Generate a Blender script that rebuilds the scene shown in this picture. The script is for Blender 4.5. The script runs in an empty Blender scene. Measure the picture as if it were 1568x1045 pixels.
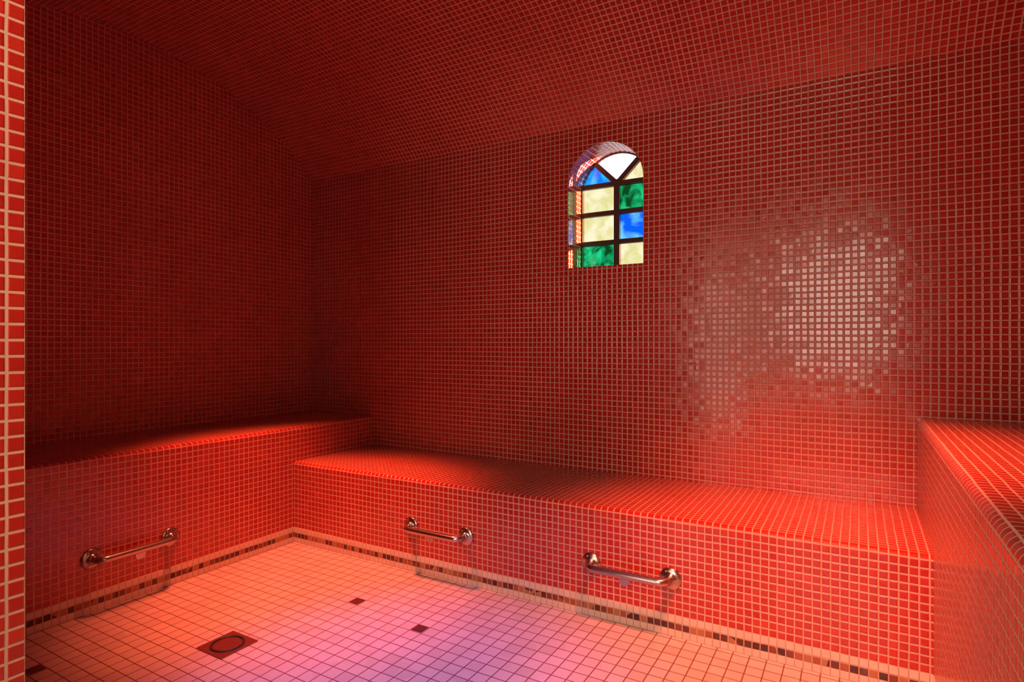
import bpy, math, random
from mathutils import Vector, Matrix
random.seed(3)
sc = bpy.context.scene
sc.view_settings.view_transform = 'Standard'
sc.view_settings.look = 'None'

# ------------------------------------------------------------ dimensions (m)
P = 0.0245
XL, XR = -2.977, 0.72         # left / right wall
YF, YB = 0.41, 2.588          # front / back wall
ZS = 2.024                    # vault springing
YC = (YF+YB)/2; HS = (YB-YF)/2; RISE = 0.44
R = (HS*HS+RISE*RISE)/(2*RISE); ZC = ZS+RISE-R
BY = 2.02; BH = 0.4045        # middle bench
LX = -2.456; LH = 0.5756      # left bench
RX = 0.18; RH = 0.731         # right bench
def vz(y): return ZC+math.sqrt(R*R-(y-YC)**2)

# ------------------------------------------------------------ materials
def N(nt, t, **kw):
    n = nt.nodes.new(t)
    for k, v in kw.items(): setattr(n, k, v)
    return n
def math_(nt, op, a, b=None):
    n = N(nt, 'ShaderNodeMath', operation=op)
    for i, x in enumerate((a, b)):
        if x is None: continue
        if isinstance(x, (int, float)): n.inputs[i].default_value = x
        else: nt.links.new(x, n.inputs[i])
    return n.outputs[0]
def mixc(nt, f, a, b):
    n = N(nt, 'ShaderNodeMix', data_type='RGBA')
    for s, x in ((n.inputs[0], f), (n.inputs[6], a), (n.inputs[7], b)):
        if isinstance(x, (int, float)): s.default_value = x
        elif isinstance(x, tuple): s.default_value = (*x, 1)
        else: nt.links.new(x, s)
    return n.outputs[2]

def tile_mat(name, pitch, gw, cols, grout, rough=0.12, tilt=0.05, bump=0.5, pitch_v=None, wobble=0.0016, const=False, wear=0.25, g_rough=0.75, ior=1.5):
    m = bpy.data.materials.new(name); m.use_nodes = True
    nt = m.node_tree; L = nt.links.new
    bs = nt.nodes['Principled BSDF']; bs.inputs['IOR'].default_value = ior
    tc = N(nt, 'ShaderNodeTexCoord')
    nz = N(nt, 'ShaderNodeTexNoise'); nz.inputs['Scale'].default_value = 9; nz.inputs['Detail'].default_value = 1
    L(tc.outputs['UV'], nz.inputs['Vector'])
    s1 = N(nt, 'ShaderNodeVectorMath', operation='SUBTRACT'); L(nz.outputs['Color'], s1.inputs[0]); s1.inputs[1].default_value = (.5, .5, .5)
    s2 = N(nt, 'ShaderNodeVectorMath', operation='SCALE'); L(s1.outputs[0], s2.inputs[0]); s2.inputs['Scale'].default_value = wobble*2
    s3 = N(nt, 'ShaderNodeVectorMath', operation='ADD'); L(tc.outputs['UV'], s3.inputs[0]); L(s2.outputs[0], s3.inputs[1])
    s4 = N(nt, 'ShaderNodeVectorMath', operation='MULTIPLY'); L(s3.outputs[0], s4.inputs[0])
    s4.inputs[1].default_value = (1/pitch, 1/(pitch_v or pitch), 0)
    fl = N(nt, 'ShaderNodeVectorMath', operation='FLOOR'); L(s4.outputs[0], fl.inputs[0])
    fr = N(nt, 'ShaderNodeVectorMath', operation='FRACTION'); L(s4.outputs[0], fr.inputs[0])
    sp = N(nt, 'ShaderNodeSeparateXYZ'); L(fr.outputs[0], sp.inputs[0])
    dx = math_(nt, 'MINIMUM', sp.outputs[0], math_(nt, 'SUBTRACT', 1.0, sp.outputs[0]))
    dy = math_(nt, 'MINIMUM', sp.outputs[1], math_(nt, 'SUBTRACT', 1.0, sp.outputs[1]))
    d = math_(nt, 'MINIMUM', dx, dy)
    mr = N(nt, 'ShaderNodeMapRange', interpolation_type='SMOOTHSTEP'); L(d, mr.inputs[0])
    mr.inputs[1].default_value = gw*0.40; mr.inputs[2].default_value = gw*0.62
    mask = mr.outputs[0]
    hr = N(nt, 'ShaderNodeMapRange', interpolation_type='SMOOTHSTEP'); L(d, hr.inputs[0])
    hr.inputs[1].default_value = gw*0.3; hr.inputs[2].default_value = gw*1.1
    wn = N(nt, 'ShaderNodeTexWhiteNoise', noise_dimensions='3D'); L(fl.outputs[0], wn.inputs['Vector'])
    cr = N(nt, 'ShaderNodeValToRGB'); L(wn.outputs['Value'], cr.inputs[0])
    if const: cr.color_ramp.interpolation = 'CONSTANT'
    els = cr.color_ramp.elements
    n = len(cols)
    for i, c in enumerate(cols):
        pos = i/n if const else i/max(1, n-1)
        e = els[i] if i < 2 else els.new(pos)
        e.position = pos; e.color = (*c, 1)
    big = N(nt, 'ShaderNodeTexNoise'); big.inputs['Scale'].default_value = 3.0; big.inputs['Detail'].default_value = 5
    L(tc.outputs['UV'], big.inputs['Vector'])
    wr = N(nt, 'ShaderNodeMapRange'); L(big.outputs[0], wr.inputs[0])
    wr.inputs[1].default_value = .3; wr.inputs[2].default_value = .7; wr.inputs[3].default_value = 1-wear; wr.inputs[4].default_value = 1.0
    gsc = N(nt, 'ShaderNodeVectorMath', operation='SCALE'); gsc.inputs[0].default_value = grout; L(wr.outputs[0], gsc.inputs['Scale'])
    col = mixc(nt, mask, gsc.outputs[0], cr.outputs[0])
    L(col, bs.inputs['Base Color'])
    rr = N(nt, 'ShaderNodeMapRange'); L(mask, rr.inputs[0]); rr.inputs[3].default_value = g_rough; rr.inputs[4].default_value = rough
    L(rr.outputs[0], bs.inputs['Roughness'])
    # each mosaic piece is set at a slightly different angle
    geo = N(nt, 'ShaderNodeNewGeometry')
    t1 = N(nt, 'ShaderNodeVectorMath', operation='SUBTRACT'); L(wn.outputs['Color'], t1.inputs[0]); t1.inputs[1].default_value = (.5, .5, .5)
    t2 = N(nt, 'ShaderNodeVectorMath', operation='SCALE'); L(t1.outputs[0], t2.inputs[0]); t2.inputs['Scale'].default_value = tilt
    t3 = N(nt, 'ShaderNodeVectorMath', operation='ADD'); L(geo.outputs['Normal'], t3.inputs[0]); L(t2.outputs[0], t3.inputs[1])
    t4 = N(nt, 'ShaderNodeVectorMath', operation='NORMALIZE'); L(t3.outputs[0], t4.inputs[0])
    bp = N(nt, 'ShaderNodeBump'); bp.inputs['Strength'].default_value = bump; bp.inputs['Distance'].default_value = 0.0012
    L(hr.outputs[0], bp.inputs['Height']); L(t4.outputs[0], bp.inputs['Normal'])
    L(bp.outputs[0], bs.inputs['Normal'])
    return m

def plain_mat(name, col, rough=.5, metal=0.0, nscale=20, namt=.15, emit=None, es=0):
    m = bpy.data.materials.new(name); m.use_nodes = True
    nt = m.node_tree; bs = nt.nodes['Principled BSDF']
    tc = N(nt, 'ShaderNodeTexCoord')
    nz = N(nt, 'ShaderNodeTexNoise'); nz.inputs['Scale'].default_value = nscale; nz.inputs['Detail'].default_value = 4
    nt.links.new(tc.outputs['Object'], nz.inputs['Vector'])
    c = mixc(nt, nz.outputs[0], tuple(x*(1-namt) for x in col), tuple(min(1, x*(1+namt)) for x in col))
    nt.links.new(c, bs.inputs['Base Color'])
    bs.inputs['Roughness'].default_value = rough; bs.inputs['Metallic'].default_value = metal
    if emit:
        bs.inputs['Emission Color'].default_value = (*emit, 1); bs.inputs['Emission Strength'].default_value = es
    return m

RED = [(0.36, 0.015, 0.009), (0.43, 0.020, 0.012), (0.39, 0.017, 0.010), (0.47, 0.027, 0.015)]
GROUT = (0.62, 0.36, 0.26)
M_red = tile_mat('red_glass_mosaic', P, 0.16, RED, GROUT, rough=.17, tilt=.05, bump=.6, ior=1.6)
M_floor = tile_mat('floor_tile', 0.05, 0.066, [(0.45, .36, .34), (.54, .44, .42), (.49, .40, .38)], (0.17, .05, .04), rough=.3, tilt=.03, bump=.4, wobble=.001)
M_brown = tile_mat('brown_mosaic', P, 0.12, [(.10, .03, .02), (.30, .09, .04), (.06, .02, .02), (.36, .16, .07), (.18, .05, .03)], GROUT, const=True, tilt=.05)
M_cream = tile_mat('cream_mosaic', P, 0.10, [(.62, .46, .37), (.68, .52, .43), (.64, .48, .39)], (.48, .30, .23), rough=.3, tilt=.03)
M_insert = plain_mat('dark_insert_tile', (.08, .02, .018), .3)
M_steel = plain_mat('stainless_steel', (.48, .39, .36), .24, 1.0, 60, .12)
M_drain = plain_mat('drain_bronze', (.34, .12, .09), .32, .85, 60, .2)
M_dark = plain_mat('dark_iron', (.035, .02, .02), .5, .2)
M_came = plain_mat('window_came', (.06, .02, .015), .5, .1)
M_plaster = plain_mat('hall_plaster', (.72, .62, .48), .8, 0, 4, .05)
M_hfloor = plain_mat('hall_floor', (.45, .36, .28), .5, 0, 6, .1)

def glass(name, c1, c2, scale=14):
    m = bpy.data.materials.new(name); m.use_nodes = True
    nt = m.node_tree; nt.nodes.remove(nt.nodes['Principled BSDF'])
    out = nt.nodes['Material Output']
    tc = N(nt, 'ShaderNodeTexCoord')
    nz = N(nt, 'ShaderNodeTexNoise'); nz.inputs['Scale'].default_value = scale; nz.inputs['Detail'].default_value = 3; nz.inputs['Distortion'].default_value = .6
    nt.links.new(tc.outputs['Object'], nz.inputs['Vector'])
    mr = N(nt, 'ShaderNodeMapRange'); nt.links.new(nz.outputs[0], mr.inputs[0]); mr.inputs[1].default_value = .38; mr.inputs[2].default_value = .62
    c = mixc(nt, mr.outputs[0], c1, c2)
    tr = N(nt, 'ShaderNodeBsdfTransparent'); nt.links.new(c, tr.inputs[0])
    gl = N(nt, 'ShaderNodeBsdfGlossy'); gl.inputs['Roughness'].default_value = .15
    mx = N(nt, 'ShaderNodeMixShader'); mx.inputs[0].default_value = .04
    nt.links.new(tr.outputs[0], mx.inputs[1]); nt.links.new(gl.outputs[0], mx.inputs[2]); nt.links.new(mx.outputs[0], out.inputs[0])
    return m
G_cream = glass('cream_glass', (.40, .37, .15), (.50, .46, .30), 16)
G_white = glass('clear_glass', (.95, .95, .98), (1, 1, 1))
G_green = glass('green_glass', (.0, .03, .006), (.005, .34, .12), 16)
G_blue = glass('blue_glass', (.0, .06, .50), (.12, .44, .60), 10)
G_cyan = glass('cyan_glass', (.0, .07, .48), (.01, .26, .54), 16)

# ------------------------------------------------------------ mesh builder
class MB:
    def __init__(s): s.v = []; s.f = []; s.uv = []; s.m = []; s.mats = []; s.sm = []
    def mi(s, mat):
        if mat not in s.mats: s.mats.append(mat)
        return s.mats.index(mat)
    def face(s, pts, uvs, mat, smooth=False):
        b = len(s.v); s.v += [tuple(p) for p in pts]; s.f.append(list(range(b, b+len(pts))))
        s.uv += list(uvs) if uvs else [(p[0], p[2]) for p in pts]; s.m.append(s.mi(mat)); s.sm.append(smooth)
    def box(s, lo, hi, mat, off=(0, 0, 0)):
        x0, y0, z0 = lo; x1, y1, z1 = hi
        def q(ps, a, b): s.face(ps, [(p[a]+off[a], p[b]+off[b]) for p in ps], mat)
        q([(x0,y0,z0),(x1,y0,z0),(x1,y0,z1),(x0,y0,z1)], 0, 2)
        q([(x1,y1,z0),(x0,y1,z0),(x0,y1,z1),(x1,y1,z1)], 0, 2)
        q([(x0,y1,z0),(x0,y0,z0),(x0,y0,z1),(x0,y1,z1)], 1, 2)
        q([(x1,y0,z0),(x1,y1,z0),(x1,y1,z1),(x1,y0,z1)], 1, 2)
        q([(x0,y0,z1),(x1,y0,z1),(x1,y1,z1),(x0,y1,z1)], 0, 1)
        q([(x0,y1,z0),(x1,y1,z0),(x1,y0,z0),(x0,y0,z0)], 0, 1)
    def tube(s, path, rad, mat, seg=16, closed=False, radii=None):
        n = len(path); path = [Vector(p) for p in path]; rings = []
        up = None
        for i in range(n):
            if closed: d = (path[(i+1) % n]-path[i-1])
            else: d = path[min(i+1, n-1)]-path[max(i-1, 0)]
            d.normalize()
            if up is None:
                up = Vector((0, 0, 1)) if abs(d.z) < .9 else Vector((1, 0, 0))
            a = d.cross(up).normalized(); b = a.cross(d).normalized(); up = b
            r = radii[i] if radii else rad
            rings.append([path[i]+(a*math.cos(t)+b*math.sin(t))*r for t in [2*math.pi*k/seg for k in range(seg)]])
        for i in range(n if closed else n-1):
            A = rings[i]; B = rings[(i+1) % n]
            for k in range(seg):
                s.face([A[k], A[(k+1) % seg], B[(k+1) % seg], B[k]], None, mat, True)
        if not closed:
            s.face(rings[0][::-1], None, mat); s.face(rings[-1], None, mat)
    def lathe(s, c, axis, prof, mat, seg=32):
        c = Vector(c); ax = Vector(axis).normalized()
        a = ax.orthogonal().normalized(); b = ax.cross(a)
        rings = [[c+ax*h+(a*math.cos(2*math.pi*k/seg)+b*math.sin(2*math.pi*k/seg))*r for k in range(seg)] for r, h in prof]
        for A, B in zip(rings, rings[1:]):
            for k in range(seg): s.face([A[k], A[(k+1) % seg], B[(k+1) % seg], B[k]], None, mat, True)
        s.face(rings[-1], None, mat); s.face(rings[0][::-1], None, mat)
    def build(s, name, parent=None, merge=True):
        me = bpy.data.meshes.new(name); me.from_pydata(s.v, [], s.f)
        for m in s.mats: me.materials.append(m)
        ul = me.uv_layers.new(name='UVMap')
        for i, u in enumerate(s.uv): ul.data[i].uv = u
        for i, p in enumerate(me.polygons): p.material_index = s.m[i]; p.use_smooth = s.sm[i]
        if merge:
            import bmesh
            bm = bmesh.new(); bm.from_mesh(me); bmesh.ops.remove_doubles(bm, verts=bm.verts, dist=1e-5)
            bmesh.ops.recalc_face_normals(bm, faces=bm.faces); bm.to_mesh(me); bm.free()
        o = bpy.data.objects.new(name, me); sc.collection.objects.link(o)
        if parent: o.parent = parent
        return o

# ------------------------------------------------------------ floor
b = MB()
b.face([(XL, YF-.21, 0), (XR, YF-.21, 0), (XR, YB, 0), (XL, YB, 0)], [(XL, YF-.21), (XR, YF-.21), (XR, YB), (XL, YB)], M_floor)
for (x, y) in [(-1.664, 1.68), (-1.329, 1.63), (-2.188, .842)]:
    i = math.floor(x/.05); j = math.floor(y/.05); g = .003
    b.box((i*.05+g, j*.05+g, .0), ((i+1)*.05-g, (j+1)*.05-g, .0012), M_insert)
b.build('floor')

# ------------------------------------------------------------ back wall with arched opening
WX0, WX1 = -1.2066, -.8337; WXC = (WX0+WX1)/2; WR = (WX1-WX0)/2
WZ0 = 1.36; WZS = 1.7475; DEP = .175
b = MB()
def wq(x0, x1, z0, z1): b.face([(x0, YB, z0), (x1, YB, z0), (x1, YB, z1), (x0, YB, z1)], None, M_red)
wq(XL, WX0, 0, ZS); wq(WX1, XR, 0, ZS); wq(WX0, WX1, 0, WZ0)
NS = 28
arc = [(WXC-WR*math.cos(math.pi*i/NS), WZS+WR*math.sin(math.pi*i/NS)) for i in range(NS+1)]
for (xa, za), (xb, zb) in zip(arc, arc[1:]):
    b.face([(xa, YB, za), (xb, YB, zb), (xb, YB, ZS), (xa, YB, ZS)], None, M_red)
loop = [(WX0, WZ0)]+arc+[(WX1, WZ0), (WX0, WZ0)]
s = 0
for (xa, za), (xb, zb) in zip(loop, loop[1:]):
    l = math.hypot(xb-xa, zb-za)
    b.face([(xa, YB, za), (xb, YB, zb), (xb, YB+DEP+.02, zb), (xa, YB+DEP+.02, za)], [(0, s), (0, s+l), (DEP+.02, s+l), (DEP+.02, s)], M_red)
    s += l
b.build('wall_back', merge=False)

# ------------------------------------------------------------ end walls
for nm, X in (('wall_left', XL), ('wall_right', XR)):
    b = MB(); NV = 40
    ys = [YF+(YB-YF)*i/NV for i in range(NV+1)]
    for ya, yb in zip(ys, ys[1:]):
        ps = [(X, ya, 0), (X, yb, 0), (X, yb, vz(yb)+.03), (X, ya, vz(ya)+.03)]
        b.face(ps, [(p[1], p[2]) for p in ps], M_red)
    b.build(nm)

# ------------------------------------------------------------ vaulted ceiling
b = MB(); NV = 96
th0 = math.asin(HS/R)
pts = [(YC+R*math.sin(-th0+2*th0*i/NV), ZC+R*math.cos(-th0+2*th0*i/NV), R*2*th0*i/NV) for i in range(NV+1)]
CX0, CX1 = XL-.01, XR+.01
for (ya, za, sa), (yb, zb, sb) in zip(pts, pts[1:]):
    b.face([(CX0, ya, za), (CX1, ya, za), (CX1, yb, zb), (CX0, yb, zb)], [(CX0, sa), (CX1, sa), (CX1, sb), (CX0, sb)], M_red, True)
b.build('ceiling')

# ------------------------------------------------------------ front wall with doorway
DX0, DX1, DH, TY = -1.113, .14, 1.95, .21
b = MB(); OFF = (0, 17*P-YF-.0012, 0)
b.box((XL, YF-TY, 0), (DX0, YF, ZS+.001), M_red, OFF)
b.box((DX1, YF-TY, 0), (XR, YF, ZS+.001), M_red, OFF)
b.box((DX0, YF-TY, DH), (DX1, YF, ZS+.001), M_red, OFF)
b.build('wall_front')

# ------------------------------------------------------------ benches
def bench(name, prof, axis, a0, a1):
    b = MB(); s = 0
    def P3(p, a): return (a, p[0], p[1]) if axis == 'x' else (p[0], a, p[1])
    for p, q in zip(prof, prof[1:]+prof[:1]):
        l = math.hypot(q[0]-p[0], q[1]-p[1])
        b.face([P3(p, a0), P3(p, a1), P3(q, a1), P3(q, a0)], [(a0, s), (a1, s), (a1, s+l), (a0, s+l)], M_red)
        s += l
    b.face([P3(p, a0) for p in prof], [(p[0], p[1]) for p in prof], M_red)
    b.face([P3(p, a1) for p in prof][::-1], [(p[0], p[1]) for p in prof][::-1], M_red)
    return b.build(name)
def prof(front, back, h, r=.016):
    sg = 1 if back > front else -1
    pr = [(front, 0)]
    for i in range(7):
        t = math.pi/2*i/6
        pr.append((front+sg*(r-r*math.cos(t)), h-r+r*math.sin(t)))
    return pr+[(back, h), (back, 0)]
bench('tiled_bench', prof(BY, YB, BH), 'x', LX, RX)
bench('tiled_bench', prof(LX, XL, LH), 'y', YF, YB)
bench('tiled_bench', prof(RX, XR, RH, .022), 'y', YF, YB)

# ------------------------------------------------------------ baseboard mosaic bands
def band(name, axis, pos, nrm, a0, a1):
    b = MB(); th = .002
    for i, m in enumerate((M_cream, M_brown, M_cream)):
        z0, z1 = i*P, (i+1)*P
        lo, hi = sorted((pos, pos+nrm*th))
        if axis == 'x': b.box((a0, lo, z0), (a1, hi, z1), m)
        else: b.box((lo, a0, z0), (hi, a1, z1), m)
    b.build(name, merge=False)
band('baseboard_back', 'x', BY, -1, LX, RX)
band('baseboard_left', 'y', LX, 1, YF, BY)
band('baseboard_right', 'y', RX, -1, YF, BY)

# ------------------------------------------------------------ stained-glass window
win = bpy.data.objects.new('window_1', None); sc.collection.objects.link(win)
GY = YB+DEP
def wpane(name, poly, mat):
    b = MB(); b.face([(x, GY, z) for x, z in poly], None, mat); b.build(name, win)
ZB = [1.36, 1.497, 1.642, 1.782]
rows = [(G_green, G_cream), (G_cream, G_blue), (G_cream, G_green)]
for i in range(3):
    wpane('pane_l%d' % i, [(WX0, ZB[i]), (WXC, ZB[i]), (WXC, ZB[i+1]), (WX0, ZB[i+1])], rows[i][0])
    wpane('pane_r%d' % i, [(WXC, ZB[i]), (WX1, ZB[i]), (WX1, ZB[i+1]), (WXC, ZB[i+1])], rows[i][1])
def apt(t): return (WXC-WR*math.cos(t), WZS+WR*math.sin(t))
t0 = math.asin((ZB[3]-WZS)/WR)
hub = (WXC, ZB[3])
angs = [t0, math.radians(52), math.radians(128), math.pi-t0]
for i, m in enumerate((G_cyan, G_white, G_cream)):
    poly = [hub]+[apt(angs[i]+(angs[i+1]-angs[i])*k/12) for k in range(13)]
    wpane('pane_fan%d' % i, poly, m)
b = MB()
fy0, fy1 = GY-.012, GY+.012
b.box((WXC-.014, fy0, WZ0), (WXC+.014, fy1, ZB[3]+.02), M_came)
for z in ZB[1:]: b.box((WX0, fy0+.001, z-.011), (WX1, fy1-.001, z+.011), M_came)
b.box((WX0, fy0, WZ0), (WX0+.006, fy1, ZB[3]), M_came); b.box((WX1-.006, fy0, WZ0), (WX1, fy1, ZB[3]), M_came)
b.box((WX0, fy0, WZ0), (WX1, fy1, WZ0+.012), M_came)
b.tube([(x, GY, z) for x, z in arc], .006, M_came, 8)
for k in (1, 2):
    e = apt(angs[k]); dx, dz = e[0]-hub[0], e[1]-hub[1]; l = math.hypot(dx, dz); nx, nz = -dz/l*.012, dx/l*.012
    A = [(hub[0]-nx, hub[1]-nz), (hub[0]+nx, hub[1]+nz), (e[0]+nx, e[1]+nz), (e[0]-nx, e[1]-nz)]
    f = [(x, fy0+.002, z) for x, z in A]; g = [(x, fy1-.002, z) for x, z in A]
    b.face(f, None, M_came); b.face(g[::-1], None, M_came)
    for i in range(4): b.face([f[i], f[(i+1) % 4], g[(i+1) % 4], g[i]], None, M_came)
b.build('window_frame', win, merge=False)

# ------------------------------------------------------------ grab bars
def grab_bar(c, along, out, length=.29):
    c = Vector(c); al = Vector(along); ou = Vector(out); up = Vector((0, 0, 1))
    b = MB(); h = length/2; pr = .055; er = .032; rad = .0135
    path = [c-al*h+ou*.002, c-al*h+ou*(pr-er)]
    for k in range(1, 9):
        t = math.pi/2*k/8; path.append(c-al*(h-er+er*math.cos(t))+ou*(pr-er+er*math.sin(t)))
    for k in range(9):
        t = math.pi/2*(1-k/8); path.append(c+al*(h-er+er*math.cos(t))+ou*(pr-er+er*math.sin(t)))
    path.append(c+al*h+ou*.002)
    b.tube(path, rad, M_steel, 20)
    for sg in (-1, 1):
        b.lathe(c+al*h*sg, ou, [(.036, .0), (.038, .003), (.036, .007), (.026, .009), (.019, .012), (.0165, .018), (.0145, .02)], M_steel)
        for a in (0, 2.1, 4.2):
            q = c+al*h*sg+al*.028*math.cos(a)+up*.028*math.sin(a)+ou*.008
            b.lathe(q, ou, [(.004, 0), (.004, .002), (.002, .003)], M_steel, 10)
    tabc = c+ou*pr-up*.012
    A = []
    for k in range(13):
        t = math.pi*k/12; A.append(tabc+al*.019*math.cos(t)-up*(.008+.016*math.sin(t)))
    A = [tabc+al*.019+up*.006]+A+[tabc-al*.019+up*.006]
    f = [p+ou*.003 for p in A]; g = [p-ou*.003 for p in A]
    b.face(f, None, M_steel); b.face(g[::-1], None, M_steel)
    for i in range(len(A)): b.face([f[i], f[(i+1) % len(A)], g[(i+1) % len(A)], g[i]], None, M_steel)
    return b.build('grab_bar')
grab_bar((-.70, BY, .196), (1, 0, 0), (0, -1, 0))
grab_bar((-1.548, BY, .2), (1, 0, 0), (0, -1, 0))
grab_bar((LX, 1.253, .2), (0, 1, 0), (1, 0, 0))

# ------------------------------------------------------------ floor drain
b = MB(); cx, cy, hs = -1.803, 1.216, .066
sq = []; ci = []; NQ = 40
for k in range(NQ):
    t = 2*math.pi*k/NQ; c_, s_ = math.cos(t), math.sin(t); m = max(abs(c_), abs(s_))
    sq.append((cx+hs*c_/m, cy+hs*s_/m)); ci.append((cx+.054*c_, cy+.054*s_))
for k in range(NQ):
    a, d = k, (k+1) % NQ
    b.face([(*sq[a], .004), (*sq[d], .004), (*ci[d], .004), (*ci[a], .004)], None, M_drain)
    b.face([(*sq[a], 0), (*sq[d], 0), (*sq[d], .004), (*sq[a], .004)], None, M_drain)
    b.face([(*ci[a], .004), (*ci[d], .004), (*ci[d], 0.0005), (*ci[a], 0.0005)], None, M_dark)
b.tube([(cx+.050*math.cos(2*math.pi*k/40), cy+.050*math.sin(2*math.pi*k/40), .005) for k in range(40)], .0035, M_dark, 10, closed=True)
b.lathe((cx, cy, .0006), (0, 0, 1), [(.047, 0), (.047, .003), (.043, .0045), (.02, .0055)], M_drain, 40)
b.build('floor_drain', merge=False)

# ------------------------------------------------------------ ceiling lights
def ceil_light(x, y, col, power, ang=120, tiltx=0, tilty=0):
    e = bpy.data.objects.new('ceiling_spotlight', None); sc.collection.objects.link(e)
    z = vz(y)
    lm = plain_mat('lens_glow', col, .3, emit=col, es=1.5)
    b = MB(); b.tube([(x+.055*math.cos(2*math.pi*k/32), y+.055*math.sin(2*math.pi*k/32), z-.006) for k in range(32)], .010, M_steel, 10, closed=True)
    b.build('trim_ring', e)
    b = MB(); b.lathe((x, y, z+.004), (0, 0, -1), [(.052, 0), (.052, .008), (.04, .014), (.02, .017)], lm); b.build('lens', e)
    l = bpy.data.lights.new('lamp', 'SPOT'); l.energy = power; l.color = col; l.spot_size = math.radians(ang); l.spot_blend = 1.0; l.shadow_soft_size = .13
    o = bpy.data.objects.new('lamp', l); sc.collection.objects.link(o); o.location = (x, y, z-.15); o.rotation_euler = (tiltx, tilty, 0); o.parent = e
ceil_light(-2.08, 1.60, (1, .15, .065), 600, 47, .055, -.05)
ceil_light(-.12, 1.36, (1, .18, .08), 540, 52, .28, .02)
ceil_light(-1.08, 1.36, (.44, .20, 1.0), 170, 40, -.01, .02)

# ------------------------------------------------------------ hallway behind the doorway
HY = -1.7; HX0, HX1 = -1.9, .9; HZ = 2.5
b = MB(); b.box((HX0, HY, -.02), (HX1, YF-TY, -.001), M_hfloor); b.build('floor_hall')
b = MB(); b.box((HX0, HY, HZ), (HX1, YF-TY, HZ+.05), M_plaster); b.build('ceiling_hall')
b = MB(); b.box((HX0-.05, HY, 0), (HX0, YF-TY, HZ), M_plaster); b.build('wall_hall_left')
b = MB(); b.box((HX1, HY, 0), (HX1+.05, YF-TY, HZ), M_plaster); b.build('wall_hall_right')
b = MB(); b.box((HX0, YF-TY, ZS), (HX1, YF-TY+.03, HZ), M_plaster); b.build('wall_hall_front')
w0, w1, wz0, wz1 = -.70, .30, .75, 1.95
d0, d1, dz1 = -1.66, -1.08, 1.75
b = MB(); b.box((HX0, HY-.1, 0), (d0, HY, HZ), M_plaster); b.box((d1, HY-.1, 0), (w0, HY, HZ), M_plaster); b.box((d0, HY-.1, dz1), (d1, HY, HZ), M_plaster)
b.box((w1, HY-.1, 0), (HX1, HY, HZ), M_plaster)
b.box((w0, HY-.1, 0), (w1, HY, wz0), M_plaster); b.box((w0, HY-.1, wz1), (w1, HY, HZ), M_plaster); b.build('wall_hall_back')
b = MB()
for lo, hi in (((w0, wz0), (w0+.04, wz1)), ((w1-.04, wz0), (w1, wz1)), ((w0, wz0), (w1, wz0+.04)), ((w0, wz1-.04), (w1, wz1)),
               (((w0+w1)/2-.02, wz0), ((w0+w1)/2+.02, wz1)), ((w0, 1.35), (w1, 1.38))):
    b.box((lo[0], HY-.07, lo[1]), (hi[0], HY-.04, hi[1]), M_dark)
b.build('window_2', merge=False)
b = MB()
for lo, hi in (((d0, 0), (d0+.05, dz1)), ((d1-.05, 0), (d1, dz1)), ((d0, 0), (d1, .12)), ((d0, dz1-.05), (d1, dz1)), ((d0, .85), (d1, .91))):
    b.box((lo[0], HY+.001, lo[1]), (hi[0], HY+.03, hi[1]), M_dark)
b.build('door_1', merge=False)
def daylight(name, x0, x1, z0, z1, en, col):
    l = bpy.data.lights.new(name, 'AREA'); l.shape = 'RECTANGLE'; l.size = x1-x0; l.size_y = z1-z0; l.energy = en; l.color = col
    o = bpy.data.objects.new(name, l); sc.collection.objects.link(o); o.location = ((x0+x1)/2, HY-.12, (z0+z1)/2)
    o.rotation_euler = Vector((0, -1, 0)).to_track_quat('Z', 'Y').to_euler()
daylight('window_daylight', w0, w1, wz0, wz1, 29, (1, .82, .62))
daylight('door_daylight', d0, d1, 0, dz1, 11, (1, .62, .32))
l = bpy.data.lights.new('jamb_fill', 'POINT'); l.energy = 42; l.color = (1, .85, .70); l.shadow_soft_size = .08  # added fill light without a fixture, brightens the doorway jamb
o = bpy.data.objects.new('jamb_fill', l); sc.collection.objects.link(o); o.location = (-.45, -.3, 2.35)

# ------------------------------------------------------------ sun + sky outside
l = bpy.data.lights.new('sun', 'SUN'); l.energy = 40; l.angle = .01; l.color = (1, .72, .62)
o = bpy.data.objects.new('sun', l); sc.collection.objects.link(o)
o.rotation_euler = Vector((1, .50, .12)).to_track_quat('Z', 'Y').to_euler(); o.location = (1, 5, 3)
w = bpy.data.worlds.new('World'); sc.world = w; w.use_nodes = True
bg = w.node_tree.nodes['Background']; bg.inputs[0].default_value = (.95, .97, 1, 1); bg.inputs[1].default_value = 2.2

# ------------------------------------------------------------ camera
cam = bpy.data.cameras.new('camera'); cam.sensor_width = 36; cam.lens = 907/1568*36; cam.shift_y = .0022; cam.clip_start = .02
co = bpy.data.objects.new('camera', cam); sc.collection.objects.link(co)
co.location = (0, 0, 1); co.rotation_euler = (math.pi/2, 0, math.radians(30.35)); sc.camera = co
